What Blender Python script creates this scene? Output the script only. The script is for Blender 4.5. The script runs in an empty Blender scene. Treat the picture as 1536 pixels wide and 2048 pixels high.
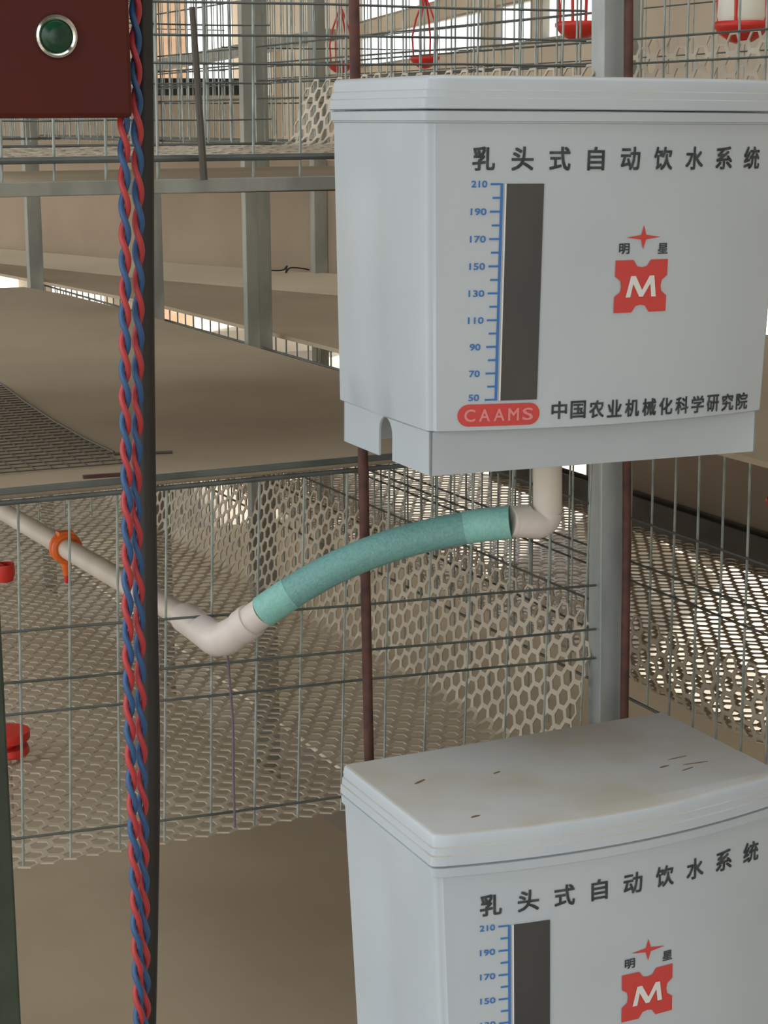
import bpy, bmesh, math, random
from mathutils import Vector, Matrix
random.seed(7)
SC = bpy.context.scene
COL = SC.collection

# ---------------------------------------------------------------- camera
F_PX, CX, CY = 3700.0, 768.0, 1024.0
HEAD, PITCH, ROLL = math.radians(25.4), math.radians(12.0), 0.006
EYE = Vector((0, 0, 1.4))
FW = Vector((math.sin(HEAD)*math.cos(PITCH), math.cos(HEAD)*math.cos(PITCH), -math.sin(PITCH)))
_R0 = Vector((math.cos(HEAD), -math.sin(HEAD), 0))
_D0 = -_R0.cross(FW)
RT = _R0*math.cos(ROLL) + _D0*math.sin(ROLL)
DN = -_R0*math.sin(ROLL) + _D0*math.cos(ROLL)
cd = bpy.data.cameras.new('camera')
cam = bpy.data.objects.new('camera', cd)
COL.objects.link(cam)
cd.sensor_fit = 'VERTICAL'
cd.sensor_height = 36.0
cd.lens = 36.0*F_PX/2048.0
cd.clip_start = 0.05
cd.clip_end = 200
mw = Matrix((RT, -DN, -FW)).transposed().to_4x4()
mw.translation = EYE
cam.matrix_world = mw
SC.camera = cam

# ---------------------------------------------------------------- light: daylight sky through the openings of the house
w = bpy.data.worlds.new('sky')
SC.world = w
w.use_nodes = True
nt = w.node_tree
bg = nt.nodes['Background']
tc = nt.nodes.new('ShaderNodeTexCoord')
sx = nt.nodes.new('ShaderNodeSeparateXYZ')
cr = nt.nodes.new('ShaderNodeValToRGB')
nt.links.new(tc.outputs['Generated'], sx.inputs[0])
mr = nt.nodes.new('ShaderNodeMapRange')
mr.inputs['From Min'].default_value = -1
nt.links.new(sx.outputs['Z'], mr.inputs['Value'])
nt.links.new(mr.outputs[0], cr.inputs[0])
cr.color_ramp.elements[0].position = 0.475
cr.color_ramp.elements[0].color = (0.42, 0.42, 0.36, 1)
cr.color_ramp.elements[1].position = 0.497
cr.color_ramp.elements[1].color = (0.93, 0.98, 1.0, 1)
nt.links.new(cr.outputs[0], bg.inputs['Color'])
bg.inputs['Strength'].default_value = 1.9
sl = bpy.data.lights.new('sun', 'SUN')
sl.energy = 8.0
sl.angle = math.radians(2.0)
sl.color = (1.0, 0.95, 0.86)
sun = bpy.data.objects.new('sun', sl)
COL.objects.link(sun)
sun.rotation_euler = Vector((0.54, 0.50, 0.68)).to_track_quat('Z', 'Y').to_euler()
SC.view_settings.view_transform = 'Standard'
SC.view_settings.look = 'None'
SC.view_settings.gamma = 1.0
SC.view_settings.use_curve_mapping = False
SC.view_settings.exposure = 0.06


def ray(x, y):
    return FW + RT*((x-CX)/F_PX) + DN*((y-CY)/F_PX)


def at_y(x, y, Y):
    d = ray(x, y)
    return EYE + d*(Y/d.y)


def at_x(x, y, X):
    d = ray(x, y)
    return EYE + d*(X/d.x)


def at_z(x, y, Z):
    d = ray(x, y)
    return EYE + d*((Z-1.4)/d.z)


# ---------------------------------------------------------------- materials
def lin(c):
    return tuple(((v/255.0)/12.92 if v/255.0 <= 0.04045 else ((v/255.0+0.055)/1.055)**2.4) for v in c)


def mat(name, rgb, rough=0.6, metal=0.0, rgb2=None, scale=8.0, lo=0.4, hi=0.65, bump=0.0, bscale=60.0, stretch=None, spec=0.5, detail=4):
    m = bpy.data.materials.new(name)
    m.use_nodes = True
    n = m.node_tree
    b = n.nodes['Principled BSDF']
    b.inputs['Base Color'].default_value = (*lin(rgb), 1)
    b.inputs['Roughness'].default_value = rough
    b.inputs['Metallic'].default_value = metal
    b.inputs['Specular IOR Level'].default_value = spec
    t = n.nodes.new('ShaderNodeTexCoord')
    mp = n.nodes.new('ShaderNodeMapping')
    n.links.new(t.outputs['Object'], mp.inputs[0])
    if stretch:
        mp.inputs['Scale'].default_value = stretch
    if rgb2:
        no = n.nodes.new('ShaderNodeTexNoise')
        no.inputs['Scale'].default_value = scale
        no.inputs['Detail'].default_value = detail
        n.links.new(mp.outputs[0], no.inputs['Vector'])
        r = n.nodes.new('ShaderNodeValToRGB')
        r.color_ramp.elements[0].position = lo
        r.color_ramp.elements[0].color = (*lin(rgb), 1)
        r.color_ramp.elements[1].position = hi
        r.color_ramp.elements[1].color = (*lin(rgb2), 1)
        n.links.new(no.outputs[0], r.inputs[0])
        n.links.new(r.outputs[0], b.inputs['Base Color'])
    if bump:
        no2 = n.nodes.new('ShaderNodeTexNoise')
        no2.inputs['Scale'].default_value = bscale
        n.links.new(mp.outputs[0], no2.inputs['Vector'])
        bp = n.nodes.new('ShaderNodeBump')
        bp.inputs['Strength'].default_value = bump
        bp.inputs['Distance'].default_value = 0.002
        n.links.new(no2.outputs[0], bp.inputs['Height'])
        n.links.new(bp.outputs[0], b.inputs['Normal'])
    return m


M = {}
M['board'] = mat('fibre_board', (174, 157, 132), 0.75, rgb2=(162, 145, 120), scale=3.0, bump=0.15, bscale=25)
M['board_lit'] = mat('lit_fibre_board', (222, 208, 182), 0.75, rgb2=(210, 196, 170), scale=3.0)  # lighter copy of the board colour, standing in for light falling on it
M['sheet'] = mat('partition_sheet', (156, 137, 115), 0.8, rgb2=(146, 127, 106), scale=5.0)
M['wall'] = mat('plaster_wall', (204, 190, 170), 0.9, rgb2=(190, 176, 156), scale=1.5)
M['pillar'] = mat('pillar_plaster', (186, 178, 164), 0.85, rgb2=(170, 160, 145), scale=3)
M['floor'] = mat('concrete', (170, 160, 146), 0.8, rgb2=(150, 140, 126), scale=2.0)
M['yard'] = mat('pale_dry_yard', (224, 214, 196), 0.9, rgb2=(212, 202, 184), scale=1.0)
M['roof'] = mat('roof_board', (128, 116, 102), 0.9, rgb2=(110, 98, 86), scale=2.0)
M['plastic'] = mat('white_tank_plastic', (190, 198, 204), 0.38, rgb2=(184, 192, 199), scale=6, spec=0.45)
M['lid_top'] = mat('dusty_lid_plastic', (188, 188, 186), 0.5, rgb2=(180, 175, 164), scale=9, lo=0.42, hi=0.6)
M['black_print'] = mat('black_print', (48, 54, 56), 0.6, rgb2=(70, 76, 78), scale=120)
M['blue_print'] = mat('blue_print', (62, 118, 186), 0.6)
M['red_print'] = mat('red_print', (206, 70, 66), 0.5)
M['pale_print'] = mat('pale_print', (226, 140, 138), 0.5)
M['white_print'] = mat('white_print', (226, 226, 224), 0.5)
M['gauge'] = mat('dark_gauge_strip', (66, 65, 65), 0.4, rgb2=(74, 72, 70), scale=14, stretch=(1, 1, 0.5))
M['dirt'] = mat('brown_dirt', (120, 92, 66), 0.9)
M['galv'] = mat('galvanised_steel', (172, 178, 178), 0.42, 0.35, rgb2=(150, 156, 156), scale=30, stretch=(1, 1, 0.3))
M['galv_dull'] = mat('dull_galvanised_steel', (158, 157, 146), 0.55, 0.2, rgb2=(134, 134, 125), scale=25, stretch=(1, 1, 0.3))
M['wire'] = mat('galvanised_wire', (160, 168, 162), 0.42, 0.3, rgb2=(130, 137, 132), scale=40)
M['rail'] = mat('grey_rail', (104, 108, 104), 0.5, 0.4, rgb2=(84, 88, 84), scale=20)
M['net'] = mat('plastic_net', (192, 179, 159), 0.28, rgb2=(176, 162, 142), scale=9, spec=0.6)
M['rust'] = mat('rusty_iron', (98, 62, 54), 0.7, 0.1, rgb2=(76, 50, 46), scale=60)
M['pvc'] = mat('white_pvc', (216, 206, 194), 0.4, rgb2=(204, 192, 178), scale=12)
M['pvc_warm'] = mat('pvc_fitting', (220, 210, 202), 0.4, rgb2=(208, 196, 190), scale=20)
M['teal'] = mat('teal_hose', (118, 166, 162), 0.5, rgb2=(106, 154, 150), scale=300, bump=0.4, bscale=500)
M['teal_light'] = mat('pale_teal_sleeve', (136, 190, 180), 0.5, rgb2=(126, 180, 170), scale=300, bump=0.3, bscale=500)
M['maroon'] = mat('maroon_paint', (82, 26, 18), 0.55, rgb2=(74, 22, 16), scale=12, spec=0.3)
M['chrome'] = mat('chrome', (210, 210, 205), 0.18, 1.0)
M['lens'] = mat('green_lens', (18, 74, 48), 0.2, rgb2=(12, 52, 36), scale=60)
M['red_wire'] = mat('red_insulation', (178, 58, 62), 0.42)
M['blue_wire'] = mat('blue_insulation', (50, 88, 134), 0.42)
M['conduit'] = mat('black_conduit', (44, 40, 36), 0.6, rgb2=(36, 33, 30), scale=12)
M['green_steel'] = mat('green_painted_steel', (62, 72, 58), 0.55, rgb2=(48, 56, 46), scale=18)
M['orange'] = mat('orange_plastic', (232, 108, 34), 0.45)
M['red_plastic'] = mat('red_plastic', (206, 48, 38), 0.42)
M['jar'] = mat('white_jar_plastic', (232, 228, 214), 0.35)
M['trough'] = mat('dark_grey_trough', (84, 78, 70), 0.6, rgb2=(70, 65, 58), scale=20)
M['black'] = mat('black_rubber', (30, 30, 28), 0.6)
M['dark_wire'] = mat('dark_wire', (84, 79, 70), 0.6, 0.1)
M['purple'] = mat('purple_string', (110, 98, 108), 0.8)
M['frame'] = mat('window_frame', (150, 146, 138), 0.6)


# ---------------------------------------------------------------- mesh helpers
class MB:
    def __init__(s):
        s.v, s.f = [], []

    def quad_box(s, p):
        b = len(s.v)
        s.v += [Vector(q) for q in p]
        for f in ((0, 3, 2, 1), (4, 5, 6, 7), (0, 1, 5, 4), (1, 2, 6, 5), (2, 3, 7, 6), (3, 0, 4, 7)):
            s.f.append([b+i for i in f])

    def box(s, x0, x1, y0, y1, z0, z1):
        s.quad_box([(x0, y0, z0), (x1, y0, z0), (x1, y1, z0), (x0, y1, z0),
                    (x0, y0, z1), (x1, y0, z1), (x1, y1, z1), (x0, y1, z1)])

    def bar(s, a, b, w, h, up=(0, 0, 1)):
        a, b = Vector(a), Vector(b)
        d = (b-a).normalized()
        u = Vector(up)
        if abs(d.dot(u)) > 0.95:
            u = Vector((0, 1, 0))
        r = d.cross(u).normalized()
        u = r.cross(d).normalized()
        r *= w/2
        u *= h/2
        s.quad_box([a-r-u, a+r-u, b+r-u, b-r-u, a-r+u, a+r+u, b+r+u, b-r+u])

    def tube(s, pts, r, n=8, cap=True):
        pts = [Vector(p) for p in pts]
        rs = r if isinstance(r, (list, tuple)) else [r]*len(pts)
        b0 = len(s.v)
        prev = None
        for i, p in enumerate(pts):
            d = (pts[min(i+1, len(pts)-1)] - pts[max(i-1, 0)]).normalized()
            if prev is None:
                u = Vector((0, 0, 1)) if abs(d.z) < 0.9 else Vector((0, 1, 0))
                r_ = d.cross(u).normalized()
            else:
                r_ = (prev - d*prev.dot(d)).normalized()
            prev = r_
            q = d.cross(r_)
            for k in range(n):
                a = 2*math.pi*k/n
                s.v.append(p + (r_*math.cos(a) + q*math.sin(a))*rs[i])
        for i in range(len(pts)-1):
            for k in range(n):
                a, b = b0+i*n+k, b0+i*n+(k+1) % n
                s.f.append([a, b, b+n, a+n])
        if cap:
            s.f.append([b0+k for k in range(n)][::-1])
            e = b0+(len(pts)-1)*n
            s.f.append([e+k for k in range(n)])

    def lathe(s, prof, c, axis=(0, 0, 1), n=24):
        ax = Vector(axis).normalized()
        u = ax.orthogonal().normalized()
        q = ax.cross(u)
        c = Vector(c)
        b0 = len(s.v)
        for r, h in prof:
            for k in range(n):
                a = 2*math.pi*k/n
                s.v.append(c + ax*h + (u*math.cos(a)+q*math.sin(a))*r)
        for i in range(len(prof)-1):
            for k in range(n):
                a, b = b0+i*n+k, b0+i*n+(k+1) % n
                s.f.append([a, b, b+n, a+n])
        s.f.append([b0+k for k in range(n)][::-1])
        e = b0+(len(prof)-1)*n
        s.f.append([e+k for k in range(n)])

    def prism(s, poly, z0, z1, fn=None):
        """poly: list of (x, y) counter-clockwise; extruded in z; fn maps each point."""
        b = len(s.v)
        n = len(poly)
        for z in (z0, z1):
            for x, y in poly:
                s.v.append(Vector(fn(x, y, z)) if fn else Vector((x, y, z)))
        s.f.append([b+i for i in range(n)][::-1])
        s.f.append([b+n+i for i in range(n)])
        for i in range(n):
            j = (i+1) % n
            s.f.append([b+i, b+j, b+n+j, b+n+i])

    def build(s, name, m, parent=None, smooth=False, origin=None, bevel=0, solid=0):
        me = bpy.data.meshes.new(name)
        o = bpy.data.objects.new(name, me)
        og = Vector(origin) if origin else Vector((0, 0, 0))
        me.from_pydata([tuple(v-og) for v in s.v], [], s.f)
        me.validate()
        bm = bmesh.new()
        bm.from_mesh(me)
        bmesh.ops.recalc_face_normals(bm, faces=bm.faces)
        bm.to_mesh(me)
        bm.free()
        me.materials.append(M[m] if isinstance(m, str) else m)
        if smooth:
            me.shade_smooth()
            try:
                me.set_sharp_from_angle(angle=math.radians(40))
            except Exception:
                pass
        COL.objects.link(o)
        o.location = og
        if parent:
            o.parent = parent
            o.location = og
        if bevel:
            md = o.modifiers.new('bevel', 'BEVEL')
            md.width = bevel
            md.segments = 2
            md.limit_method = 'ANGLE'
        if solid:
            md = o.modifiers.new('solid', 'SOLIDIFY')
            md.thickness = solid
            md.offset = 0
        return o


def tag(o, label=None, cat=None, group=None, kind=None):
    if label:
        o['label'] = label
    if cat:
        o['category'] = cat
    if group:
        o['group'] = group
    if kind:
        o['kind'] = kind
    return o


def thing(name, label, cat, loc=(0, 0, 0), group=None, rot=None):
    o = bpy.data.objects.new(name, None)
    o.empty_display_size = 0.05
    COL.objects.link(o)
    o.location = loc
    if rot:
        o.rotation_euler = rot
    return tag(o, label, cat, group)


def copy_tree(o, parent=None):
    c = o.copy()
    COL.objects.link(c)
    if parent:
        c.parent = parent
    for ch in [k for k in SC.objects if k.parent == o]:
        copy_tree(ch, c)
    return c


def catmull(P, k=8):
    P = [Vector(p) for p in P]
    Q = [P[0]*2-P[1]] + P + [P[-1]*2-P[-2]]
    out = []
    for i in range(1, len(Q)-2):
        a, b, c, d = Q[i-1], Q[i], Q[i+1], Q[i+2]
        for j in range(k):
            t = j/k
            out.append(0.5*((2*b)+(c-a)*t+(2*a-5*b+4*c-d)*t*t+(3*b-a-3*c+d)*t**3))
    out.append(P[-1])
    return out


# ================================================================ THE SETTING
m = MB(); m.prism([(-14, -14), (2.25, -14), (2.25, 1.5), (4.6, 10.7), (-14, 10.7)], -0.015, 0.0)
tag(m.build('floor', 'floor'), kind='structure')
m = MB(); m.box(-14, 30, -14, 34, -0.12, -0.02)
tag(m.build('ground', 'yard'), kind='structure')
m = MB()                      # roof; unseen skylight over the row fronts, added to brighten lids and boards
m.prism([(-1.5, -7.0), (-0.5, -7.0), (-0.5, 11.0), (-1.5, 11.0)], 3.3, 3.4)
m.prism([(-0.5, -7.0), (0.55, -7.0), (2.1, -0.5), (2.1, 0.2), (-0.5, 0.2)], 3.3, 3.4)
m.prism([(2.1, -0.5), (2.28, -0.5), (2.85, 1.85), (2.1, 1.85)], 3.3, 3.4)
m.prism([(-0.5, 1.85), (2.85, 1.85), (5.05, 11.0), (-0.5, 11.0)], 3.3, 3.4)
tag(m.build('ceiling', 'roof'), kind='structure')


def wall_with_holes(name, to3d, u0, u1, v0, v1, holes, thick, mname):
    """a wall in (u, v); cells that fall inside a hole are left open"""
    us = sorted({u0, u1, *[h[0] for h in holes], *[h[1] for h in holes]})
    vs = sorted({v0, v1, *[h[2] for h in holes], *[h[3] for h in holes]})
    us = [u for u in us if u0 <= u <= u1]
    vs = [v for v in vs if v0 <= v <= v1]
    mb = MB()
    for a, b in zip(us, us[1:]):
        for c, d in zip(vs, vs[1:]):
            cu, cv = (a+b)/2, (c+d)/2
            if any(h[0] < cu < h[1] and h[2] < cv < h[3] for h in holes):
                continue
            p = [to3d(a, c, 0), to3d(b, c, 0), to3d(b, c, thick), to3d(a, c, thick),
                 to3d(a, d, 0), to3d(b, d, 0), to3d(b, d, thick), to3d(a, d, thick)]
            mb.quad_box(p)
    return tag(mb.build(name, mname), kind='structure')


# right-hand wall, running away at about 14 degrees from the cage rows
WO = Vector((3.42, 4.9, 0))
WD = Vector((math.sin(math.radians(13.9)), math.cos(math.radians(13.9)), 0))
WN = Vector((WD.y, -WD.x, 0))


def right3d(u, v, t):
    return WO + WD*u + WN*t + Vector((0, 0, v))


def hit_right(x, y):
    d = ray(x, y)
    k = (WO-EYE).dot(WN)/d.dot(WN)
    p = EYE + d*k
    return (p-WO).dot(WD), p.z


panes = []
for xa, xb in ((1192, 1082), (1062, 990), (962, 715)):
    ua, ub = hit_right(xa, 100)[0], hit_right(xb, 100)[0]
    panes.append((min(ua, ub), max(ua, ub)))
sill, head = hit_right(1000, 92)[1], hit_right(1000, 12)[1]
h2 = head + 0.09
holes = []
for a, b in panes:
    holes.append((a, b, sill, head))
    holes.append((a, b, h2, 2.45))
low = []                      # low openings near the floor
for xa, xb, yy in ((1650, 1432, 1100), (1200, 905, 1000), (890, 640, 900)):
    ua, ub = hit_right(xa, yy)[0], hit_right(xb, yy)[0]
    low.append((min(ua, ub), max(ua, ub)))
    holes.append((min(ua, ub), max(ua, ub), 0.0, 0.80 if xb < 700 else 1.34))
wall_with_holes('wall_right', right3d, -9.5, 7.0, 0, 3.3, holes, 0.03, 'wall')
n = 0
for a, b in panes:
    n += 1
    fr = MB()
    for z in (sill, head, h2, 2.45):
        fr.quad_box([right3d(a, z-0.006, 0.0), right3d(b, z-0.006, 0.0), right3d(b, z-0.006, 0.03), right3d(a, z-0.006, 0.03),
                     right3d(a, z+0.006, 0.0), right3d(b, z+0.006, 0.0), right3d(b, z+0.006, 0.03), right3d(a, z+0.006, 0.03)])
    for u in (a, b):
        fr.quad_box([right3d(u-0.015, sill, 0.0), right3d(u+0.015, sill, 0.0), right3d(u+0.015, sill, 0.03), right3d(u-0.015, sill, 0.03),
                     right3d(u-0.015, 2.45, 0.0), right3d(u+0.015, 2.45, 0.0), right3d(u+0.015, 2.45, 0.03), right3d(u-0.015, 2.45, 0.03)])
    tag(fr.build('window_%d' % n, 'frame'), kind='structure')

# far end wall with a wide doorway and openings
YE = 10.5


def end3d(u, v, t):
    return Vector((u, YE+t, v))


def ex(x):
    return at_y(x, 250, YE).x


eh = [(ex(316), ex(492), 0.15, 2.9), (ex(538), ex(566), 0.2, 1.80), (ex(-60), ex(40), 0.3, 1.2), (ex(90), ex(215), 0.15, 1.6),
      (ex(-900), ex(-150), 0.9, 2.8)]
wall_with_holes('wall_back', end3d, -5.0, 4.79, 0, 3.3, eh, 0.2, 'wall')
# the unseen left and near walls are left out to let more daylight in

# ================================================================ CAGE ROWS
XA, YF = 1.04, 1.62           # right side and end plane of the near row
XB = 1.20                     # near side of the neighbouring row
TIER = 0.655


def hexnet(prof, y0, y1, name, parent, s=0.0222, keep=None):
    """a moulded net: hexagonal cells laid along a profile (list of (x, z)) and along y"""
    P = [Vector((x, 0, z)) for x, z in prof]
    L = [0]
    for a, b in zip(P, P[1:]):
        L.append(L[-1]+(b-a).length)

    def pt(u, v):
        u = max(0, min(L[-1]-1e-6, u))
        for i in range(len(L)-1):
            if u <= L[i+1]:
                t = (u-L[i])/(L[i+1]-L[i])
                p = P[i].lerp(P[i+1], t)
                return Vector((p.x, v, p.z + 0.0012*math.sin(v*21)+0.001*math.sin(u*33+v*9)+0.0006*math.sin(v*95+u*40)))
    mb = MB()
    R = s/math.sqrt(3)
    rows = int((y1-y0)/(s*0.866))
    cols = int(L[-1]/s)
    key = {}

    def vid(u, v):
        k = (round(u*2e4), round(v*2e4))
        if k not in key:
            key[k] = len(mb.v)
            mb.v.append(pt(u, v))
        return key[k]
    for j in range(rows):
        for i in range(cols):
            u = s*(i+0.5+(0.5 if j % 2 else 0))
            v = y0 + R + j*s*0.866
            if u + s*0.5 > L[-1]:
                continue
            if keep and not keep(u, v):
                continue
            o = [vid(u+R*math.sin(a), v+R*math.cos(a)) for a in (k*math.pi/3 for k in range(6))]
            inn = []
            for k in range(6):
                a = k*math.pi/3
                b = len(mb.v)
                mb.v.append(pt(u+R*0.75*math.sin(a), v+R*0.75*math.cos(a)))
                inn.append(b)
            for k in range(6):
                q = (k+1) % 6
                mb.f.append([o[k], o[q], inn[q], inn[k]])
    return mb.build(name, 'net', parent, solid=0.0015, smooth=False)


def wire_panel(label, group, plane, at, u0, u1, z0, z1, step, cross, name='wire_grille', phase=0.0, lean=0.0, slope=0.0,
               rv=0.0013, rh=0.0013, rails=(), rail_h=0.004, skip=None):
    t = thing(name, label, 'wire grille', (at, u0, z0) if plane == 'x' else (u0, at, z0), group)
    base = Vector(t.location)

    def P(u, z, off=0.0):
        return (Vector((at+off, u, z)) if plane == 'x' else Vector((u, at+off, z))) - base
    mb = MB()
    u = u0 + phase
    while u < u1:
        if not (skip and skip(u)):
            j = random.uniform(-0.0015, 0.0015)
            mb.tube([P(u+j+lean*(z0-0.95 if lean else 0), z0), P(u+lean*(z1-0.95 if lean else 0)-j, z1)], rv, 6)
        u += step
    mb.build('upright_wires', 'wire', t, smooth=True)
    mb = MB()
    for z in cross:
        a = [P(u0+(u1-u0)*k/6, z+slope*(0.5-k/6)*(u1-u0)+0.0008*math.sin(k*2.1+z*50), -rv-rh) for k in range(7)]
        mb.tube(a, rh, 6)
    mb.build('cross_wires', 'rail', t, smooth=True)
    if rails:
        mb = MB()
        for z in rails:
            mb.tube([P(u0, z, -0.002), P(u1, z, -0.002)], rail_h/2, 8)
        mb.build('edge_rail', 'rail', t, smooth=True)
    return t


GW = 'wire panels of the cage rows'
ST = 0.0467
# -- end panels of the near row, facing the camera
wire_panel('wire end panel of the lower cage, in front of the white pipe', GW, 'y', YF, 0.166, 1.02, 0.715, 1.062, ST,
           (0.935, 0.887, 0.856, 0.735), lean=0.03, slope=-0.045 if False else 0.045, rails=(1.064,), rail_h=0.005)
wire_panel('wire end panel of the upper cage, between control box and tank', GW, 'y', YF, 0.15, 0.992, 1.348, 2.1, ST,
           (1.450, 1.475, 1.503, 1.60, 1.70), phase=0.0125, lean=0.02, rails=(1.366,), rail_h=0.006)
# -- side panels
wire_panel('wire side panel of the lower near row, behind the hose', GW, 'x', XA, 1.66, 3.9, 0.72, 1.06, ST,
           (0.935, 0.887, 0.856), rails=(1.06,))
wire_panel('wire side panel of the upper near row, receding behind the upper tank', GW, 'x', XA, 1.66, 4.6, 1.36, 2.1, ST,
           (1.43, 1.455, 1.48, 1.505, 1.60), rails=(1.366,))
bl = wire_panel('wire side panel of the neighbouring lower row, right of the post', GW, 'x', XB, 0.95, 4.4, 0.705, 1.06, ST,
                (0.93, 0.877, 0.853), rv=0.0016, rh=0.0014, rails=(0.705, 1.06))
wire_panel('wire side panel of the neighbouring upper row, right of the post', GW, 'x', XB, 0.95, 4.6, 1.36, 2.1, ST,
           (1.46, 1.487, 1.60), rv=0.0014, rh=0.0014, rails=(1.366,))
lip = MB()
B0 = Vector((XB, 0.95, 0.705))
lip.tube([Vector((XB-0.045, 0.95, 0.700))-B0, Vector((XB-0.045, 1.78, 0.700))-B0], 0.0025, 6)
y = 1.0
while y < 1.78:
    lip.tube([Vector((XB, y, 0.703))-B0, Vector((XB-0.048, y, 0.702))-B0], 0.0013, 6)
    y += 0.06
lip.build('floor_lip', 'rail', bl, smooth=True)
# -- partitions across the rows, one behind the other
for yy, lab in ((2.52, 'first wire partition inside the upper near cage row, behind the end panel'),
                (3.62, 'second wire partition deeper inside the upper near cage row')):
    wire_panel(lab, GW, 'y', yy, 0.55, 1.02, 1.36, 2.1, ST*0.8, (1.40, 1.45, 1.53, 1.62), rails=(1.366,))
wire_panel('last wire partition far back in the upper near cage row', GW, 'y', 4.5, 0.9, 1.7, 1.36, 2.1, ST*0.9, (1.44, 1.52, 1.62))
wire_panel('wire partition deep inside the lower near cage row', GW, 'y', 3.05, 0.7, 0.98, 0.73, 1.06, ST, (0.93, 0.86))
wire_panel('wire partition across the upper neighbouring row, behind the tank', GW, 'y', 3.3, 1.24, 1.76, 1.36, 2.1, ST, (1.43, 1.47, 1.53))
wire_panel('wire back panel of the upper neighbouring row, before the windows', GW, 'x', 1.80, 1.2, 6.0, 1.36, 2.1, ST*1.5, (1.45, 1.50, 1.58), rv=0.0012)

# -- floor nets, turned up along the sides
profA = [(0.30, 0.71), (0.968, 0.71), (0.980, 0.713), (0.987, 0.722), (0.990, 0.735), (1.026, 0.885)]
na = tag(hexnet(profA, YF+0.004, 4.1, 'plastic_floor_net', None, keep=lambda u, v: 0.30+u > 0.244*v-0.12),
         'cream plastic hexagonal floor net of the lower near cage, under the hose', 'net', 'plastic floor nets of the cages')
nu = hexnet([(0.45, 1.366), (0.968, 1.366), (0.980, 1.368), (0.987, 1.376), (0.990, 1.39), (1.013, 1.462)], YF+0.004, 2.36, 'plastic_floor_net', None)
tag(nu, 'plastic floor net of the upper near cage, seen edge-on above the grey rail', 'net', 'plastic floor nets of the cages')
profB = [(1.218, 0.803), (1.214, 0.735), (1.220, 0.716), (1.236, 0.712), (1.735, 0.712)]
nb = tag(hexnet(profB, 1.1, 4.3, 'plastic_floor_net', None),
         'cream floor net of the lower neighbouring row, glittering right of the post', 'net', 'plastic floor nets of the cages')
nb2 = hexnet([(1.222, 1.490), (1.214, 1.39), (1.220, 1.371), (1.236, 1.367), (1.735, 1.367)], 1.1, 1.90, 'plastic_floor_net', None)
tag(nb2, 'turned-up net of the upper neighbouring row, just above the upper tank', 'net', 'plastic floor nets of the cages')


# -- boards
def board(name, poly, z0, th, label, m='board', lift=None, group='manure boards between the tiers'):
    mb = MB()
    mb.prism(poly, z0-th, z0, (lambda x, y, z: (x, y, z+(lift(x, y) if lift else 0))))
    return tag(mb.build(name, m, bevel=0.0015), label, 'board', group)


edgeA = [(0.997, 1.66), (0.997, 3.2), (0.985, 3.5), (0.955, 3.70)]
board('manure_board', [(0.2, YF+0.004), (0.98, YF+0.004)] + edgeA + [(0.2, 3.72)], 1.072, 0.006,
      'large beige board over the lower near cage, below the posts')
board('manure_board', [(0.2, 1.66), (0.997, 1.66), (0.997, 4.0), (0.2, 4.0)], 0.42, 0.006,
      'beige board beneath the lower near cage, filling the bottom left')
board('manure_board', [(0.2, YF+0.006), (0.997, YF+0.006), (0.997, 2.15), (0.2, 2.15)], 1.343, 0.005,
      'thin beige board under the upper near cage, at eye level')
# far board with a rim that curls up
mb = MB()
inner = [(1.10, 0.9), (1.10, 2.5), (1.085, 3.3), (1.0, 4.1), (1.06, 4.42), (1.25, 3.75), (1.44, 3.25), (1.60, 2.9), (1.76, 2.5), (1.76, 0.9)]
mb.prism(inner[::-1], 1.064, 1.07)
fb = tag(mb.build('manure_board', 'board'), 'far beige board of the neighbouring row with a curled rim coloured as if lit', 'board', 'manure boards between the tiers')
rim = MB()
A_ = [(1.06, 4.42), (1.25, 3.75), (1.44, 3.25), (1.60, 2.9), (1.76, 2.5)]
B_ = [(1.15, 4.80), (1.33, 4.22), (1.50, 3.80), (1.62, 3.55), (1.78, 3.2)]
for i in range(4):
    a, b, c, d = A_[i], A_[i+1], B_[i+1], B_[i]
    rim.quad_box([(a[0], a[1], 1.064), (b[0], b[1], 1.064), (c[0], c[1], 1.074), (d[0], d[1], 1.074),
                  (a[0], a[1], 1.070), (b[0], b[1], 1.070), (c[0], c[1], 1.080), (d[0], d[1], 1.080)])
rim.build('curled_rim', 'board_lit', fb)
fb.children[0]['label'] = 'curled rim with bright light put into its colour'
board('manure_board', [(1.10, 0.9), (1.78, 0.9), (1.78, 4.2), (1.10, 4.2)], 0.42, 0.006,
      'beige board under the lower neighbouring row, beside the lower tank lid', 'board_lit')  # light on this board is put into its paler colour
# upright partition sheets
ps = MB()
C_ = [(1.02, 5.25), (1.152, 4.82), (1.335, 4.24), (1.505, 3.82), (1.625, 3.57), (1.80, 3.2)]
for (a, b) in zip(C_, C_[1:]):
    ps.quad_box([(a[0], a[1], 1.066), (b[0], b[1], 1.066), (b[0]+0.006, b[1]+0.004, 1.066), (a[0]+0.006, a[1]+0.004, 1.066),
                 (a[0], a[1], 1.315), (b[0], b[1], 1.315), (b[0]+0.006, b[1]+0.004, 1.315), (a[0]+0.006, a[1]+0.004, 1.315)])
tag(ps.build('partition_sheet', 'sheet'), 'upright beige sheet behind the far board, below the upper cage', 'partition sheet')
ps = MB(); ps.box(1.795, 1.803, 0.9, 2.9, 0.745, 1.058)
tag(ps.build('partition_sheet', 'sheet'), 'beige sheet closing the neighbouring row above the dark trough', 'partition sheet')
ps = MB(); ps.box(0.6, 2.3, 5.6, 5.608, 1.05, 1.475)
tag(ps.build('partition_sheet', 'wall'), 'far pale sheet behind the upper cage wires, below the bright doorway', 'partition sheet')

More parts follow.
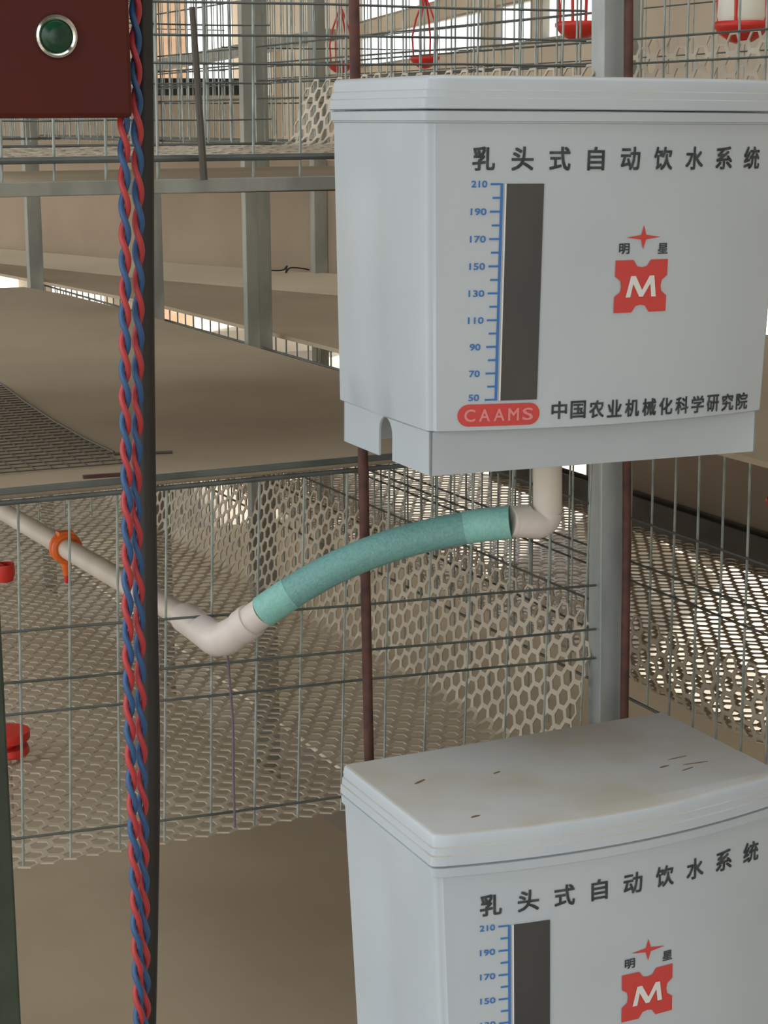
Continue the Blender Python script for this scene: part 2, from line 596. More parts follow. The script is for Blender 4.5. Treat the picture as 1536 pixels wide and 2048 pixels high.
# -- black trough behind the neighbouring net
tr = MB()
tr.box(1.752, 1.79, 0.9, 3.2, 0.690, 0.697); tr.box(1.752, 1.757, 0.9, 3.2, 0.697, 0.752); tr.box(1.785, 1.79, 0.9, 3.2, 0.697, 0.750)
tag(tr.build('feed_trough', 'trough', bevel=0.001), 'long dark grey trough along the far edge of the neighbouring net', 'trough')


# -- beams under the upper cages
def beam(p, q, w, h, label, m='rail', name='steel_beam', group='cage frame beams'):
    mb = MB(); mb.bar(p, q, w, h)
    return tag(mb.build(name, m, bevel=0.001), label, 'beam', group)


beam((0.15, YF-0.004, 1.3415), (1.0, YF-0.004, 1.3415), 0.006, 0.013, 'grey steel edge beam under the upper cage end, left of the tank', 'galv_dull')
beam((0.62, 2.0, 1.328), (0.995, 2.0, 1.326), 0.02, 0.016, 'dark cross beam under the upper shelf, just behind its front edge', 'rust')
beam((0.35, YF-0.002, 1.0745), (0.99, YF-0.002, 1.0745), 0.005, 0.006, 'thin grey edge strip along the front of the large board')


# -- posts
def channel(x, y, z0, z1, w, d, t=0.0022, lipw=0.007):
    """C-channel standing upright, open towards +y"""
    o = [(-w/2, 0), (w/2, 0), (w/2, d), (w/2-lipw, d), (w/2-lipw, d-t), (w/2-t, d-t), (w/2-t, t),
         (-w/2+t, t), (-w/2+t, d-t), (-w/2+lipw, d-t), (-w/2+lipw, d), (-w/2, d)]
    mb = MB()
    mb.prism([(x+a, y+b) for a, b in o], z0, z1)
    return mb


pt_ = channel(1.0432, YF-0.012, 0.0, 2.6, 0.0285, 0.024)
po = pt_.build('steel_post', 'galv', origin=(1.0432, YF, 0), bevel=0.002)
po.rotation_euler = (0, -0.0148, 0)
tag(po, 'nearest galvanised corner post, right behind the two tanks', 'post', 'galvanised cage posts')
for px, lab in ((507, 'galvanised post rising from the board edge left of the upper tank'),
                (312, 'galvanised post just right of the black conduit, standing on the board edge'),
                (76, 'leftmost galvanised post below the control box')):
    d = ray(px, 600)
    Y = 1.016*d.y/d.x
    c = channel(1.016, Y, 0.0, 2.6, 0.020 if px > 400 else 0.030, 0.016 if px > 400 else 0.024)
    tag(c.build('steel_post', 'galv_dull', origin=(1.016, Y, 0), bevel=0.001), lab, 'post', 'galvanised cage posts')
for px, X, lab in ((531, 1.065, 'pale post standing close behind the post left of the upper tank'),
                   (644, 1.58, 'far post at the left edge of the upper tank')):
    d = ray(px, 600)
    Y = X*d.y/d.x
    c = channel(X, Y, 0.0, 2.6, 0.022 if px < 600 else 0.030, 0.024)
    tag(c.build('steel_post', 'galv_dull', origin=(X, Y, 0), bevel=0.001), lab, 'post', 'galvanised cage posts')
d = ray(1273, 50)
Y = 1.245*d.y/d.x
c = channel(1.245, Y, 0.0, 2.6, 0.020, 0.02)
tag(c.build('steel_post', 'galv_dull', origin=(1.245, Y, 0), bevel=0.001), 'dull post of the neighbouring row, close right of the corner post', 'post', 'galvanised cage posts')

# -- loose rod and bits on the boards
mb = MB(); mb.tube([at_y(384, 14, 1.606), at_y(392, 120, 1.606), at_y(408, 360, 1.606)], [0.0028, 0.0032, 0.0036], 8)
tag(mb.build('latch_rod', 'dark_wire', smooth=True), 'dark slanting latch rod hooked on the upper end panel', 'rod')
mesh_ = MB()  # dark grid of thin tubes inside a curved edge on the large board
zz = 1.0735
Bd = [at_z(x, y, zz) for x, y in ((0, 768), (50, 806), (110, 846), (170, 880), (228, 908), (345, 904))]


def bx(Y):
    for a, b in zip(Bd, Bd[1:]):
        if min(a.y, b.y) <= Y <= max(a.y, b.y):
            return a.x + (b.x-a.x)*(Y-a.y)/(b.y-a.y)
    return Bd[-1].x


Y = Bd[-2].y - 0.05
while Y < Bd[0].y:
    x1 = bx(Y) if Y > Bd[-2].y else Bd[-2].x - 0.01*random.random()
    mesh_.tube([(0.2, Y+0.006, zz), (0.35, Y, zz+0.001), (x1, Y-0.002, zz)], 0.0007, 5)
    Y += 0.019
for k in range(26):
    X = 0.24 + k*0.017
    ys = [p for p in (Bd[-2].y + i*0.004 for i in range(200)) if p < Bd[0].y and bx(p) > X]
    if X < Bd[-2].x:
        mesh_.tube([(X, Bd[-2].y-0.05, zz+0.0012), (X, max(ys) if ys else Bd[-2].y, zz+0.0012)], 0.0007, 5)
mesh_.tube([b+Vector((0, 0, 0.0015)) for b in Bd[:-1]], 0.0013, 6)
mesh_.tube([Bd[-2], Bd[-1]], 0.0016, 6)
tag(mesh_.build('dark_mesh', 'dark_wire'), 'dark mesh of thin lines with a curved edge on the large board', 'wire mesh')
mb = MB(); a, b = at_z(166, 954, 1.0735), at_z(242, 949, 1.0735); mb.bar(a, b, 0.006, 0.003)
tag(mb.build('wood_splinter', 'rust'), 'small brown splinter at the front edge of the large board', 'splinter')
tw = MB()
tw.tube(catmull([at_y(x, y, 3.68) for x, y in ((492, 539), (520, 538), (545, 541), (566, 540), (574, 532), (571, 548), (580, 536), (605, 537), (630, 541), (658, 537))]), 0.0016, 6)
tag(tw.build('tie_wire', 'black'), 'thin black tie wire twisted along the foot of the upright sheet', 'wire')
tw = MB()
tw.tube(catmull([at_y(x, y, 4.42) for x, y in ((183, 517), (193, 514), (196, 503), (200, 515), (207, 517))]), 0.0025, 6)
tag(tw.build('tie_wire', 'black'), 'small black wire twist on the far board, left of the cables', 'wire')
mb = MB(); mb.tube(catmull([at_y(x, y, 1.605) for x, y in ((455, 1308), (459, 1360), (466, 1450), (467, 1560), (470, 1655))]), 0.0013, 6)
tag(mb.build('string', 'purple', smooth=True), 'thin purple-grey string hanging down from the white elbow', 'string')


# ================================================================ WATER TANKS
TW, TD, TH, BOW = 0.3423, 0.1991, 0.324, 0.024


def front_y(x):
    return -BOW*(1-(2*x/TW-1)**2)


def ring(z, inset, k=26, rc=0.006, bow=1.0, flute=0.0):
    """outline of the tank at height z: back-left, down the left side, along the bowed front, up the right side"""
    pts = []
    x0, x1, y1 = inset, TW-inset, TD
    for i in range(11):
        t = i/10
        y = y1 + (rc + inset - y1)*t
        dip = flute*(math.exp(-((t-0.42)/0.13)**2))
        pts.append((x0+dip, y))
    for i in range(1, 6):
        a = math.pi + (math.pi/2)*i/6
        pts.append((x0+rc+rc*math.cos(a), inset+rc+rc*math.sin(a)))
    for i in range(k+1):
        x = x0+rc + (x1-x0-2*rc)*i/k
        pts.append((x, inset + bow*front_y(x)))
    for i in range(1, 6):
        a = -math.pi/2 + (math.pi/2)*i/6
        pts.append((x1-rc+rc*math.cos(a), inset+rc+rc*math.sin(a)))
    for i in range(11):
        t = i/10
        y = rc+inset + (y1-rc-inset)*t
        dip = flute*(math.exp(-((t-0.58)/0.13)**2))
        pts.append((x1-dip, y))
    return [Vector((x, y, z)) for x, y in pts]


def loft(rings, top=True, bottom=True):
    mb = MB()
    n = len(rings[0])
    for r in rings:
        mb.v += r
    for i in range(len(rings)-1):
        for k in range(n):
            q = (k+1) % n
            mb.f.append([i*n+k, i*n+q, (i+1)*n+q, (i+1)*n+k])
    if top:
        mb.f.append(list(range(n)))
    if bottom:
        mb.f.append([(len(rings)-1)*n+k for k in range(n)][::-1])
    return mb


def tin(z):
    return 0.008*max(0, -z)/0.324


def on_front(x, z, off=0.0006):
    return Vector((x, tin(z)+front_y(x)-off, z))


def lay(mb, verts2, faces, off, th=0.0):
    """lay a flat 2-D shape (x, z) on the bowed front, cut into narrow strips so that it follows the bow"""
    bm = bmesh.new()
    vs = [bm.verts.new((x, 0, z)) for x, z in verts2]
    for f in faces:
        try:
            bm.faces.new([vs[i] for i in f])
        except ValueError:
            pass
    bm.normal_update()
    bmesh.ops.triangulate(bm, faces=bm.faces[:])
    xs = [v[0] for v in verts2]
    st = 0.004
    k = math.floor(min(xs)/st)+1
    while k*st < max(xs):
        bmesh.ops.bisect_plane(bm, geom=bm.verts[:]+bm.edges[:]+bm.faces[:], dist=1e-7, plane_co=(k*st, 0, 0), plane_no=(1, 0, 0))
        k += 1
    bm.verts.index_update()
    b = len(mb.v)
    mb.v += [on_front(v.co.x, v.co.z, off) for v in bm.verts]
    for f in bm.faces:
        mb.f.append([b+v.index for v in f.verts])
    bm.free()


def decal_poly(mb, poly, off=0.0006, th=0.0004, sub=1):
    """a printed shape on the bowed front; poly in (x, z)"""
    lay(mb, poly, [list(range(len(poly)))], off)


def rect(mb, x0, x1, z0, z1, off=0.0006, th=0.0004, nx=1):
    for i in range(nx):
        a, b = x0+(x1-x0)*i/nx, x0+(x1-x0)*(i+1)/nx
        decal_poly(mb, [(a, z0), (b, z0), (b, z1), (a, z1)], off, th)


def glyph(mb, s, cx, cz, h, wscale=1.0, bold=0.0, off=0.0006, width=None, shear=0.0):
    """lettering: the built-in font turned into a mesh and laid on the front"""
    cu = bpy.data.curves.new('glyph', 'FONT')
    cu.body = s
    cu.resolution_u = 3
    o = bpy.data.objects.new('glyph', cu)
    COL.objects.link(o)
    dg = bpy.context.evaluated_depsgraph_get()
    dg.update()
    me = bpy.data.meshes.new_from_object(o.evaluated_get(dg))
    xs = [v.co.x for v in me.vertices]
    ys = [v.co.y for v in me.vertices]
    x0, x1, y0, y1 = min(xs), max(xs), min(ys), max(ys)
    k = h/(y1-y0)
    kx = k*wscale if width is None else width/(x1-x0)
    pts = []
    for v in me.vertices:
        lx, lz = (v.co.x-(x0+x1)/2)*kx, (v.co.y-(y0+y1)/2)*k
        pts.append((cx+lx+shear*lz, cz+lz))
    fs = [list(p.vertices) for p in me.polygons]
    w_ = bold*h
    for k, (sx_, sz_) in enumerate([(0, 0)] if w_ == 0 else [(-w_, -w_), (w_, -w_), (-w_, w_), (w_, w_)]):
        lay(mb, [(a+sx_, b+sz_) for a, b in pts], fs, off+0.00004*k)
    bpy.data.objects.remove(o)
    bpy.data.meshes.remove(me)
    bpy.data.curves.remove(cu)


def build_tank(label, loc, rot, worn=False, stains=False):
    t = thing('water_tank', label, 'water tank', loc, 'white water tanks', rot)
    # lid: dome edge, two ridges and a closing seam
    L = [ring(0.0, 0.0045, rc=0.006), ring(-0.0012, 0.0022), ring(-0.0035, 0.0012), ring(-0.0108, 0.0006), ring(-0.0116, -0.0006),
         ring(-0.0172, -0.0010), ring(-0.0180, -0.0024), ring(-0.0255, -0.0030), ring(-0.0264, -0.0018)]
    lo = loft(L).build('lid', 'plastic', t, smooth=True)
    lo.data.materials.append(M['lid_top'])
    for p in lo.data.polygons:
        if p.normal.z > 0.8:
            p.material_index = 1
    # body
    Lb = [ring(-0.0270, 0.0008), ring(-0.0280, -0.0022), ring(-0.0352, -0.0020), ring(-0.0358, -0.0004), ring(-0.0366, -0.0004), ring(-0.0374, 0.0012)]
    for i in range(1, 9):
        z = -0.0374 - (0.2850-0.0374)*i/8
        Lb.append(ring(z, tin(z), flute=0.0035*min(1, i/1.5)*(1 if i < 7 else 0.5)))
    Lb.append(ring(-0.2862, 0.0085)); Lb.append(ring(-0.2870, 0.0125, bow=0.9))
    loft(Lb).build('body', 'plastic', t, smooth=True)
    # skirt: four thin walls, the left one with an arched slot
    i0 = 0.0105
    zt, zb = -0.2868, -TH
    sk = MB()
    ys = [TD-0.001, 0.118, 0.0885]      # slot between y = 0.0885 and 0.118
    yc, rr = (ys[1]+ys[2])/2, (ys[1]-ys[2])/2
    za = zb + 0.026
    arch = [(ys[2], zb)] + [(yc-rr*math.cos(a), za+rr*math.sin(a)-rr*0.3) for a in (math.pi*i/10 for i in range(11))] + [(ys[1], zb)]
    poly = [(i0, zb)] + arch + [(TD, zb), (TD, zt), (i0, zt)]
    sk.prism(poly, i0, i0+0.0028, lambda a, b, c: (c, a, b))
    sk.box(i0, TW-i0, i0, i0+0.0028, zb, zt)
    sk.box(TW-i0-0.0028, TW-i0, i0, TD, zb, zt)
    sk.box(i0, TW-i0, TD-0.003, TD, zb, zt)
    sk.build('skirt', 'plastic', t, bevel=0.0006)
    # gauge strip
    g = MB()
    for i in range(4):
        a, b_ = 0.0650+0.0311*i/4, 0.0650+0.0311*(i+1)/4
        P = []
        for z in (-0.2606, -0.0846):
            P += [on_front(a, z, 0.0013), on_front(b_, z, 0.0013), on_front(b_, z, -0.0005), on_front(a, z, -0.0005)]
        g.quad_box(P)
    g.build('gauge_strip', 'gauge', t)
    g = MB()
    rect(g, 0.0634, 0.0648, -0.2606, -0.0846, 0.0010, 0.0008)
    g.build('gauge_edge', 'white_print', t)
    # blue scale
    s = MB()
    rect(s, 0.0600, 0.0622, -0.2606, -0.0842)
    for i in range(17):
        z = -0.0848 - (0.2598-0.0848)*i/16
        rect(s, 0.0518 if i % 2 == 0 else 0.0536, 0.0602, z-0.0008, z+0.0008)
    for i, tx in enumerate(('210', '190', '170', '150', '130', '110', '90', '70', '50')):
        z = -0.0848 - (0.2598-0.0848)*i/8
        glyph(s, tx, 0.0426, z + (0.002 if i == 8 else 0), 0.0052, bold=0.03, width=0.0125 if len(tx) == 3 else 0.0085)
    s.build('scale', 'blue_print', t)
    # lettering
    le = MB()
    for i, ch in enumerate('乳头式自动饮水系统'):
        glyph(le, ch, 0.0457+0.0319*i, -0.0648, 0.0182, bold=0.022, width=0.0176 if ch != '自' else 0.0145)
    le.build('title_lettering', 'black_print', t)
    le = MB()
    for i, ch in enumerate('中国农业机械化科学研究院'):
        glyph(le, ch, 0.1168+0.01722*i, -0.2706-0.0004*i, 0.0144, bold=0.024, width=0.0134)
    le.build('institute_lettering', 'black_print', t)
    le = MB()
    glyph(le, '明', 0.1711, -0.1381, 0.0085, bold=0.03, width=0.0095)
    le.build('emblem_character', 'black_print', t)
    le = MB()
    glyph(le, '星', 0.2090, -0.1387, 0.0085, bold=0.03, width=0.0095)
    le.build('emblem_character', 'black_print', t)
    # emblem: four-pointed star over a notched block with a letter
    e = MB()
    cx, cz = 0.1893, -0.1290
    star = []
    for i in range(8):
        a = math.pi/2 + i*math.pi/4
        rx, rz = (0.0168, 0.0100) if i % 2 == 0 else (0.0036, 0.0026)
        star.append((cx+rx*math.cos(a), cz+rz*math.sin(a)))
    decal_poly(e, star)
    e.build('emblem_star', 'red_print', t)
    e = MB()
    x0, x1, z0, z1 = 0.1634, 0.2147, -0.1912, -0.1476
    xm, zm = (x0+x1)/2, (z0+z1)/2
    nw, nd = 0.0085, 0.0062

    def notch(ax, az, dx, dz):
        # points of a rounded notch cut inward at (ax, az); (dx, dz) runs along the edge
        inx, inz = -dz, dx
        return [(ax-dx*nw+0*inx, az-dz*nw), (ax-dx*nw*0.55+inx*nd*0.85, az-dz*nw*0.55+inz*nd*0.85), (ax+inx*nd, az+inz*nd),
                (ax+dx*nw*0.55+inx*nd*0.85, az+dz*nw*0.55+inz*nd*0.85), (ax+dx*nw, az+dz*nw)]
    blk = [(x0, z0)] + notch(xm, z0, 1, 0) + [(x1, z0)] + notch(x1, zm, 0, 1) + [(x1, z1)] + notch(xm, z1, -1, 0) + [(x0, z1)] + notch(x0, zm, 0, -1)
    decal_poly(e, blk)
    e.build('emblem_block', 'red_print', t)
    e = MB()
    # badge pill
    px0, px1, pz0, pz1 = 0.0294, 0.0993, -0.2818, -0.2633
    rr = (pz1-pz0)/2
    zc = (pz0+pz1)/2
    pill = [(px1-rr+rr*math.sin(a), zc-rr*math.cos(a)) for a in (math.pi*i/10 for i in range(11))] + \
           [(px0+rr-rr*math.sin(a), zc+rr*math.cos(a)) for a in (math.pi*i/10 for i in range(11))]
    # split the pill into strips so it follows the bow
    decal_poly(e, pill, sub=1)
    e.build('badge', 'red_print', t)
    wl = MB()
    mz = [(-0.0150, -0.0088), (-0.0105, 0.0088), (-0.0058, 0.0088), (0.0008, -0.0030), (0.0078, 0.0088), (0.0124, 0.0088), (0.0148, -0.0088),
          (0.0102, -0.0088), (0.0088, 0.0022), (0.0018, -0.0086), (-0.0018, -0.0086), (-0.0080, 0.0022), (-0.0104, -0.0088)]
    decal_poly(wl, [(xm+a, zm+b_-0.0003) for a, b_ in mz], off=0.0010)
    wl.build('emblem_letter', 'white_print', t)
    wl = MB()
    for i, ch in enumerate('CAAMS'):
        glyph(wl, ch, 0.0395+0.0123*i, zc, 0.0100, bold=0.02, off=0.0010, width=0.0088)
    wl.build('badge_lettering', 'pale_print', t)
    if stains:
        st = MB()
        for (x, y, a, l, wd) in ((0.044, 0.125, 0.5, 0.016, 0.003), (0.05, 0.025, 0.2, 0.010, 0.003), (0.115, 0.115, 0.3, 0.008, 0.0025),
                                 (0.255, 0.06, 0.2, 0.012, 0.003), (0.278, 0.075, 0.1, 0.022, 0.0018), (0.285, 0.055, -0.1, 0.030, 0.0018), (0.27, 0.045, 0.3, 0.018, 0.0018)):
            c, s_ = math.cos(a), math.sin(a)
            poly = []
            for i in range(10):
                q = 2*math.pi*i/10
                r = random.uniform(0.7, 1.1)
                ux, uy = l/2*math.cos(q)*r, wd/2*math.sin(q)*r
                poly.append((x+ux*c-uy*s_, y+ux*s_+uy*c))
            st.prism(poly, 0.0, 0.0004)
            st.build('stain', 'dirt', t)['label'] = 'brown smear on the lid'
            st = MB()
    return t


R_ = math.radians
build_tank('upper white water tank with closed grey ridged lid at eye level, above the hose', (0.673, 1.3333, 1.4337), (R_(0.11), R_(0.62), R_(-2.02)))
build_tank('lower white water tank with its dusty stained lid top in view', (0.6436, 1.2648, 0.8283), (R_(-1.28), R_(-0.83), R_(-2.29)), stains=True)

# -- rusty rods the tanks hang on
mb = MB(); mb.tube([(0.7065, 1.556, 1.95), (0.712, 1.556, 1.504), (0.7235, 1.556, 0.60), (0.7305, 1.556, 0.02)], 0.0049, 10)
tag(mb.build('iron_rod', 'rust', smooth=True), 'rusty brown rod hanging behind the left end of the tanks', 'rod', 'rusty hanger rods')
mb = MB(); mb.tube([(1.0215, 1.596, 1.95), (1.0275, 1.596, 1.50), (1.0390, 1.596, 0.95), (1.047, 1.596, 0.02)], 0.0046, 10)
tag(mb.build('iron_rod', 'rust', smooth=True), 'rusty brown rod close against the galvanised corner post', 'rod', 'rusty hanger rods')

# ================================================================ PIPES AND HOSE
YO = 1.43
out_top = at_y(1095, 930, YO); out_c = at_y(1096, 1046, YO); out_l = at_y(1022, 1044, YO+0.006)
t = thing('outlet_elbow', 'white PVC outlet elbow under the upper tank, feeding the teal hose', 'pipe fitting', tuple(out_c))
oc = Vector(out_c)
bend = [Vector(out_top)+Vector((0, 0, 0.035)), Vector(out_top)]
for i in range(9):
    a = (math.pi/2)*i/8
    r = 0.010
    c = oc + Vector((-r, 0.001, r))
    bend.append(c + Vector((r*math.cos(a), 0, -r*math.sin(a))))
bend.append(Vector(out_l))
mb = MB(); mb.tube([b-oc for b in bend[:3]], 0.0133, 20); mb.build('drop_pipe', 'pvc', t, smooth=True)
mb = MB(); mb.tube([b-oc for b in bend[2:]], 0.0136, 20); mb.build('bend', 'pvc_warm', t, smooth=True)
mb = MB(); mb.tube([Vector(out_l)-oc+Vector((0.018, 0, 0)), Vector(out_l)-oc], 0.0142, 20); mb.build('collar', 'pvc_warm', t, smooth=True)

hp = [(1022, 1044), (975, 1049), (930, 1056), (860, 1070), (780, 1092), (700, 1122), (630, 1157), (568, 1195), (527, 1223)]
hose = [at_y(x, y, 1.436+0.10*i/8) for i, (x, y) in enumerate(hp)]
hs = catmull(hose, 8)
t = thing('water_hose', 'curved teal braided hose between the upper tank outlet and the white pipe', 'hose', tuple(hose[4]))
h0 = Vector(hose[4])
mb = MB(); mb.tube([p-h0 for p in hs], 0.0150, 24); mb.build('hose_wall', 'teal', t, smooth=True)
mb = MB(); mb.tube([p-h0 for p in hs[:17]], 0.0153, 24); mb.build('end_sleeve', 'teal_light', t, smooth=True)
mb = MB(); mb.tube([p-h0 for p in hs[-11:]], 0.0154, 24); mb.build('end_sleeve', 'teal_light', t, smooth=True)

e_hose = Vector(hose[-1])
e_c = at_y(441, 1286, 1.575)
pipe_end = at_y(372, 1236, 1.66)
pipe_far = Vector((0.582, 2.75, 0.872))
t = thing('water_pipe', 'white PVC drinking pipe running into the lower cage, with a bent elbow', 'water pipe', tuple(e_c))
ec = Vector(e_c)
mb = MB(); mb.tube([Vector(pipe_end)-ec-Vector((0, 0.02, -0.001)), pipe_far-ec], 0.0120, 20); mb.build('pipe', 'pvc', t, smooth=True)
d1 = (e_hose-ec).normalized(); d2 = (Vector(pipe_end)-ec).normalized()
eb = [e_hose + d1*0.001, ec+d1*0.034, ec+d1*0.018]
for i in range(1, 6):
    s_ = i/6
    eb.append((ec+d1*0.018)*(1-s_)**2 + ec*2*s_*(1-s_) + (ec+d2*0.018)*s_**2)
eb += [ec+d2*0.018, Vector(pipe_end)+d2*0.005]
mb = MB(); mb.tube([p-ec for p in eb], [0.0142, 0.0142, 0.0158] + [0.0162]*5 + [0.0158, 0.0142], 22); mb.build('elbow', 'pvc_warm', t, smooth=True)
mb = MB(); mb.tube([ec+d1*0.030-ec, ec+d1*0.044-ec], 0.0164, 22); mb.build('collar', 'pvc_warm', t, smooth=True)
mb = MB(); mb.tube([ec+d2*0.028-ec, Vector(pipe_end)+d2*0.002-ec], 0.0152, 22)
mb.build('collar', 'pvc_warm', t, smooth=True)

# nipple drinker clipped on the pipe
pa, pb = Vector(pipe_end), pipe_far
dd = (pb-pa).normalized()
d = ray(137, 1105)
kx = (0.58)/d.x
yc = EYE.y + d.y*kx
ctr = pa + (pb-pa)*((yc-pa.y)/(pb.y-pa.y))
t = thing('nipple_drinker', 'orange clip with a small red nipple around the white pipe', 'nipple drinker', tuple(ctr))
up = Vector((0, 0, 1)); sd = dd.cross(up).normalized(); up = sd.cross(dd)
cl = MB()
for off in (-0.006, 0.006):
    pts = [dd*off + (sd*math.cos(a)+up*math.sin(a))*0.0150 for a in (math.radians(-200+20*i) for i in range(20))]
    cl.tube(pts, 0.0042, 8)
cl.bar(-dd*0.008+up*0.017, dd*0.008+up*0.017, 0.018, 0.007)
cl.build('saddle_clip', 'orange', t, smooth=True)
nb_ = MB(); nb_.lathe([(0.006, -0.014), (0.006, -0.026), (0.0045, -0.028), (0.0045, -0.033)], (0, 0, 0), n=14); nb_.build('nipple_body', 'orange', t, smooth=True)
nb_ = MB(); nb_.lathe([(0.0036, -0.0325), (0.0036, -0.041), (0.002, -0.043)], (0, 0, 0), n=12); nb_.build('nipple_tip', 'red_plastic', t, smooth=True)
# red cup hanging farther along the pipe, at the picture's left edge
q = at_y(8, 1143, 2.05)
t = thing('drip_cup', 'red drip cup at the left edge below the white pipe', 'drip cup', tuple(q))
cu_ = MB(); cu_.lathe([(0.004, -0.013), (0.010, -0.011), (0.0125, -0.002), (0.012, 0.009), (0.0105, 0.009), (0.0105, 0.0), (0.004, -0.009)], (0, 0, 0), n=18)
cu_.build('cup', 'red_plastic', t, smooth=True)
cu_ = MB(); cu_.tube([(0.0, 0, 0.006), (-0.01, 0.005, 0.012), (-0.03, 0.01, 0.03)], 0.0022, 8); cu_.build('stem', 'red_plastic', t, smooth=True)


# -- chick drinkers
def drinker(label, loc, s=1.0, rot=0.0, jar=True):
    t = thing('chick_drinker', label, 'chick drinker', loc, 'red chick drinkers', (0, 0, rot))
    if jar:
        j = MB(); j.lathe([(0.030*s, 0.012*s), (0.032*s, 0.02*s), (0.030*s, 0.075*s), (0.027*s, 0.088*s), (0.012*s, 0.096*s), (0.006*s, 0.098*s)], (0, 0, 0), n=22)
        j.build('jar', 'jar', t, smooth=True)
    j = MB(); j.lathe([(0.006*s, -0.016*s), (0.016*s, -0.013*s), (0.029*s, -0.004*s), (0.0365*s, 0.006*s), (0.0365*s, 0.010*s), (0.034*s, 0.013*s), (0.028*s, 0.004*s)], (0, 0, 0), n=22)
    j.build('dish', 'red_plastic', t, smooth=True)
    for k in range(4):
        a = math.pi/2*k + 0.5
        c, s_ = math.cos(a), math.sin(a)
        j = MB(); j.tube([(0.030*s*c, 0.030*s*s_, 0.008*s), (0.0335*s*c, 0.0335*s*s_, 0.06*s), (0.024*s*c, 0.024*s*s_, 0.1*s), (0, 0, 0.16*s)], 0.0024*s, 8)
        j.build('strap', 'red_plastic', t, smooth=True)
    return t


def on_line(px, X):
    d = ray(px, 200)
    return X*d.y/d.x


for px, z, lab in ((1478, 1.509, 'white-jar chick drinker with red dish, top right above the tank'),
                   (1156, 1.528, 'red drinker dish half hidden behind the left side of the corner post'),
                   (850, 1.497, 'red drinker dish with thin straps, against the bright window over the tank'),
                   (683, 1.497, 'red drinker dish beside the rusty rod, above the upper tank left end')):
    Y = on_line(px, 1.5)
    drinker(lab, (1.5, Y, z), 1.0 if px > 1000 else 0.72, rot=0.2, jar=px > 1300)
q = at_y(12, 1484, 1.93)
t = thing('drinker_base', 'red double-rimmed drinker base on the lower net, at the left edge', 'drinker base', tuple(q))
j = MB(); j.lathe([(0.004, -0.0135), (0.024, -0.0135), (0.0255, -0.011), (0.024, -0.0045), (0.004, -0.0045)], (0, 0, 0), n=20); j.build('dish', 'red_plastic', t, smooth=True)
j = MB(); j.lathe([(0.004, 0.0025), (0.025, 0.0025), (0.0265, 0.005), (0.0265, 0.013), (0.004, 0.0135)], (0, 0, 0), n=20); j.build('rim', 'red_plastic', t, smooth=True)
j = MB(); j.lathe([(0.0105, -0.0045), (0.0105, 0.0025)], (0, 0, 0), n=16); j.build('neck', 'red_plastic', t, smooth=True)
j = MB(); j.lathe([(0.005, -0.08), (0.005, -0.0135)], (0, 0, 0), n=12); j.build('stand', 'net', t, smooth=True)
p = at_x(1574, 1012, 1.55)
drinker('red chick drinker at the right edge, before the dark trough', (p.x, p.y, p.z), 0.8)

# ================================================================ CONTROL BOX, CABLES, FRONT POSTS
BXY = 1.12
bx1, bz0 = 0.3625, 1.4015
t = thing('control_box', 'dark maroon control box with a green push button, top left', 'control box', (0.27, BXY, bz0))
o0 = Vector((0.27, BXY, bz0))
mb = MB(); mb.box(0.17-0.27, bx1-0.27-0.002, 0.010, 0.105, 0.0015, 0.165); mb.build('case', 'maroon', t, bevel=0.003)
mb = MB(); mb.box(0.168-0.27, bx1-0.27, 0.0, 0.0098, 0.0, 0.167); mb.build('cover', 'maroon', t, bevel=0.003)
bc = at_y(110, 73, BXY) - o0
b = thing('push_button', None, None); b.parent = t; b.location = bc
mb = MB(); mb.lathe([(0.0132, 0.0), (0.0134, 0.002), (0.0126, 0.0045), (0.0112, 0.0052), (0.0100, 0.0042), (0.0100, 0.001)], (0, 0, 0), axis=(0, -1, 0), n=32)
mb.build('bezel', 'chrome', b, smooth=True)['label'] = 'chrome ring'
mb = MB(); mb.lathe([(0.0098, 0.0012), (0.0098, 0.0036), (0.0085, 0.0048), (0.0045, 0.0056), (0.0005, 0.0058)], (0, 0, 0), axis=(0, -1, 0), n=28)
mb.build('lens', 'lens', b, smooth=True)['label'] = 'dark green lens'


def twisted(label, pix, Y, pitch, phase, r=0.0020):
    P = catmull([at_y(x, y, Y) for x, y in pix], 40)
    t = thing('twisted_cable', label, 'cable', tuple(P[-1]), 'twisted red and blue cables')
    base = P[-1]
    for k, (nm, mt) in enumerate((('red_wire', 'red_wire'), ('blue_wire', 'blue_wire'))):
        s_, pts = 0.0, []
        for i, p in enumerate(P):
            if i:
                s_ += (p-P[i-1]).length
            a = phase + 2*math.pi*s_/pitch + math.pi*k
            pts.append(p - base + Vector((math.cos(a)*r*1.05, math.sin(a)*r*1.05, 0)))
        mb = MB(); mb.tube(pts, r, 10); mb.build(nm, mt, t, smooth=True)
    return t


twisted('left twisted red and blue cable coming out under the control box', ((247, 200), (248, 320), (250, 500), (250, 800), (254, 1000), (256, 1300), (261, 1500), (268, 1700), (274, 1900), (279, 2090)), 1.135, 0.0345, 0.4)
twisted('right twisted red and blue cable running up past the box edge', ((271, -60), (271, 100), (274, 240), (277, 500), (275, 800), (272, 1000), (278, 1200), (283, 1500), (287, 1700), (289, 1900), (291, 2090)), 1.141, 0.0372, 1.9)

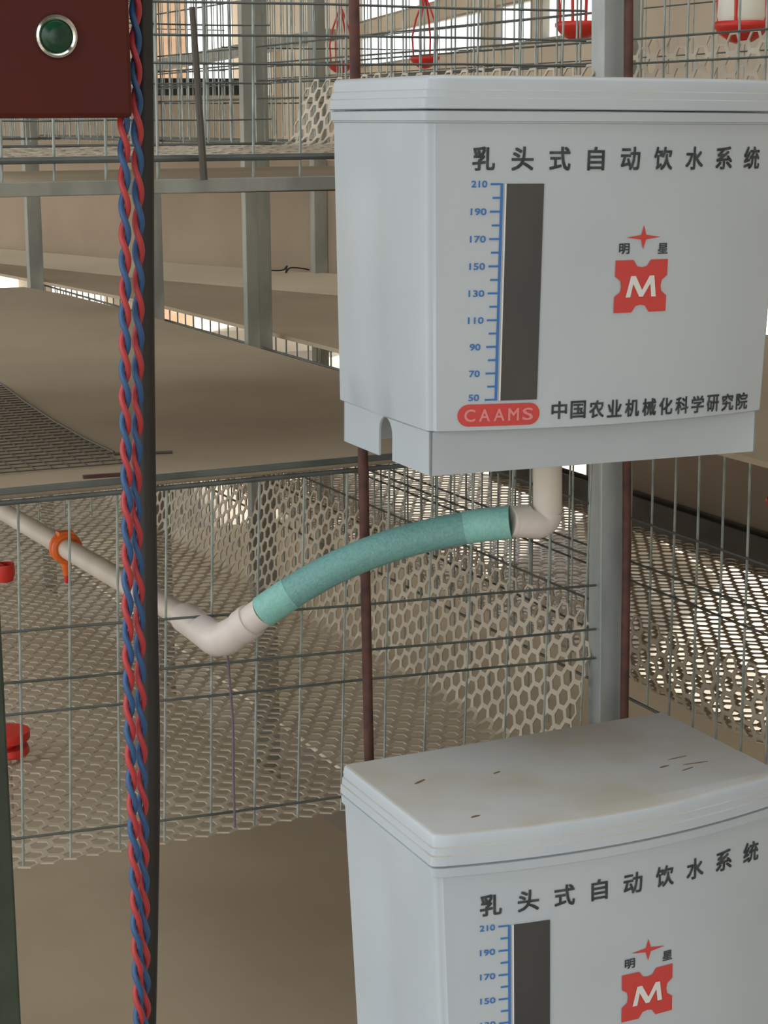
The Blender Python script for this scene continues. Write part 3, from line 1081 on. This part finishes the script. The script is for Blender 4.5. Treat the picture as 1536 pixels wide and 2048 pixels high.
cpts = catmull([at_y(x, y, 1.156) for x, y in ((286, -120), (288, 100), (290, 300), (291, 600), (294, 900), (298, 1200), (303, 1450), (303, 1650), (300, 1850), (296, 2048), (292, 2250))], 6)
cpts = [cpts[0]+Vector((0, 0, 0.5))] + cpts + [Vector((cpts[-1].x, cpts[-1].y, 0.01))]
mb = MB(); mb.tube(cpts, 0.0058, 14)
tag(mb.build('conduit', 'conduit', smooth=True), 'thick black conduit hanging behind the twisted cables', 'conduit')
mb = MB(); mb.box(0.225, 0.2930, 1.24, 1.28, 0.0, 2.4)
tag(mb.build('steel_post', 'green_steel', bevel=0.002, origin=(0.26, 1.26, 0)), 'dark green painted post at the lower left edge', 'post')

# ================================================================ FAR AWAY, BEYOND THE CAGES
p, q = at_y(296, 134, 6.4), at_y(660, 70, 5.2)
beam(p, q, 0.05, 0.035, 'slanting pale rail far behind the upper cage wires', 'galv_dull', 'steel_beam')
a, b = at_y(318, 190, 5.3), at_y(502, 157, 5.3)
mb = MB(); mb.box(a.x, b.x, 5.3, 5.42, a.z, b.z)
tag(mb.build('feed_trough', 'black', bevel=0.004), 'black trough far behind the upper cage wires, below the bright doorway', 'trough')
# brick shed outside the doorway
brick = bpy.data.materials.new('brick')
brick.use_nodes = True
bn = brick.node_tree
bt = bn.nodes.new('ShaderNodeTexBrick')
bt.inputs['Color1'].default_value = (*lin((226, 194, 172)), 1)
bt.inputs['Color2'].default_value = (*lin((214, 176, 152)), 1)
bt.inputs['Mortar'].default_value = (*lin((200, 190, 176)), 1)
bt.inputs['Scale'].default_value = 7.0
tcb = bn.nodes.new('ShaderNodeTexCoord')
mpb = bn.nodes.new('ShaderNodeMapping')
mpb.inputs['Rotation'].default_value = (math.pi/2, 0, 0)
bn.links.new(tcb.outputs['Object'], mpb.inputs[0])
bn.links.new(mpb.outputs[0], bt.inputs['Vector'])
bn.links.new(bt.outputs['Color'], bn.nodes['Principled BSDF'].inputs['Base Color'])
M['brick'] = brick
x0, x1 = at_y(300, 60, 12.0).x, at_y(374, 60, 12.0).x
mb = MB(); mb.box(x0-0.15, x1, 12.0, 12.3, 0.0, 3.2)
tag(mb.build('brick_shed', 'brick'), 'brick shed wall outside the far doorway, seen through the wires', 'shed')
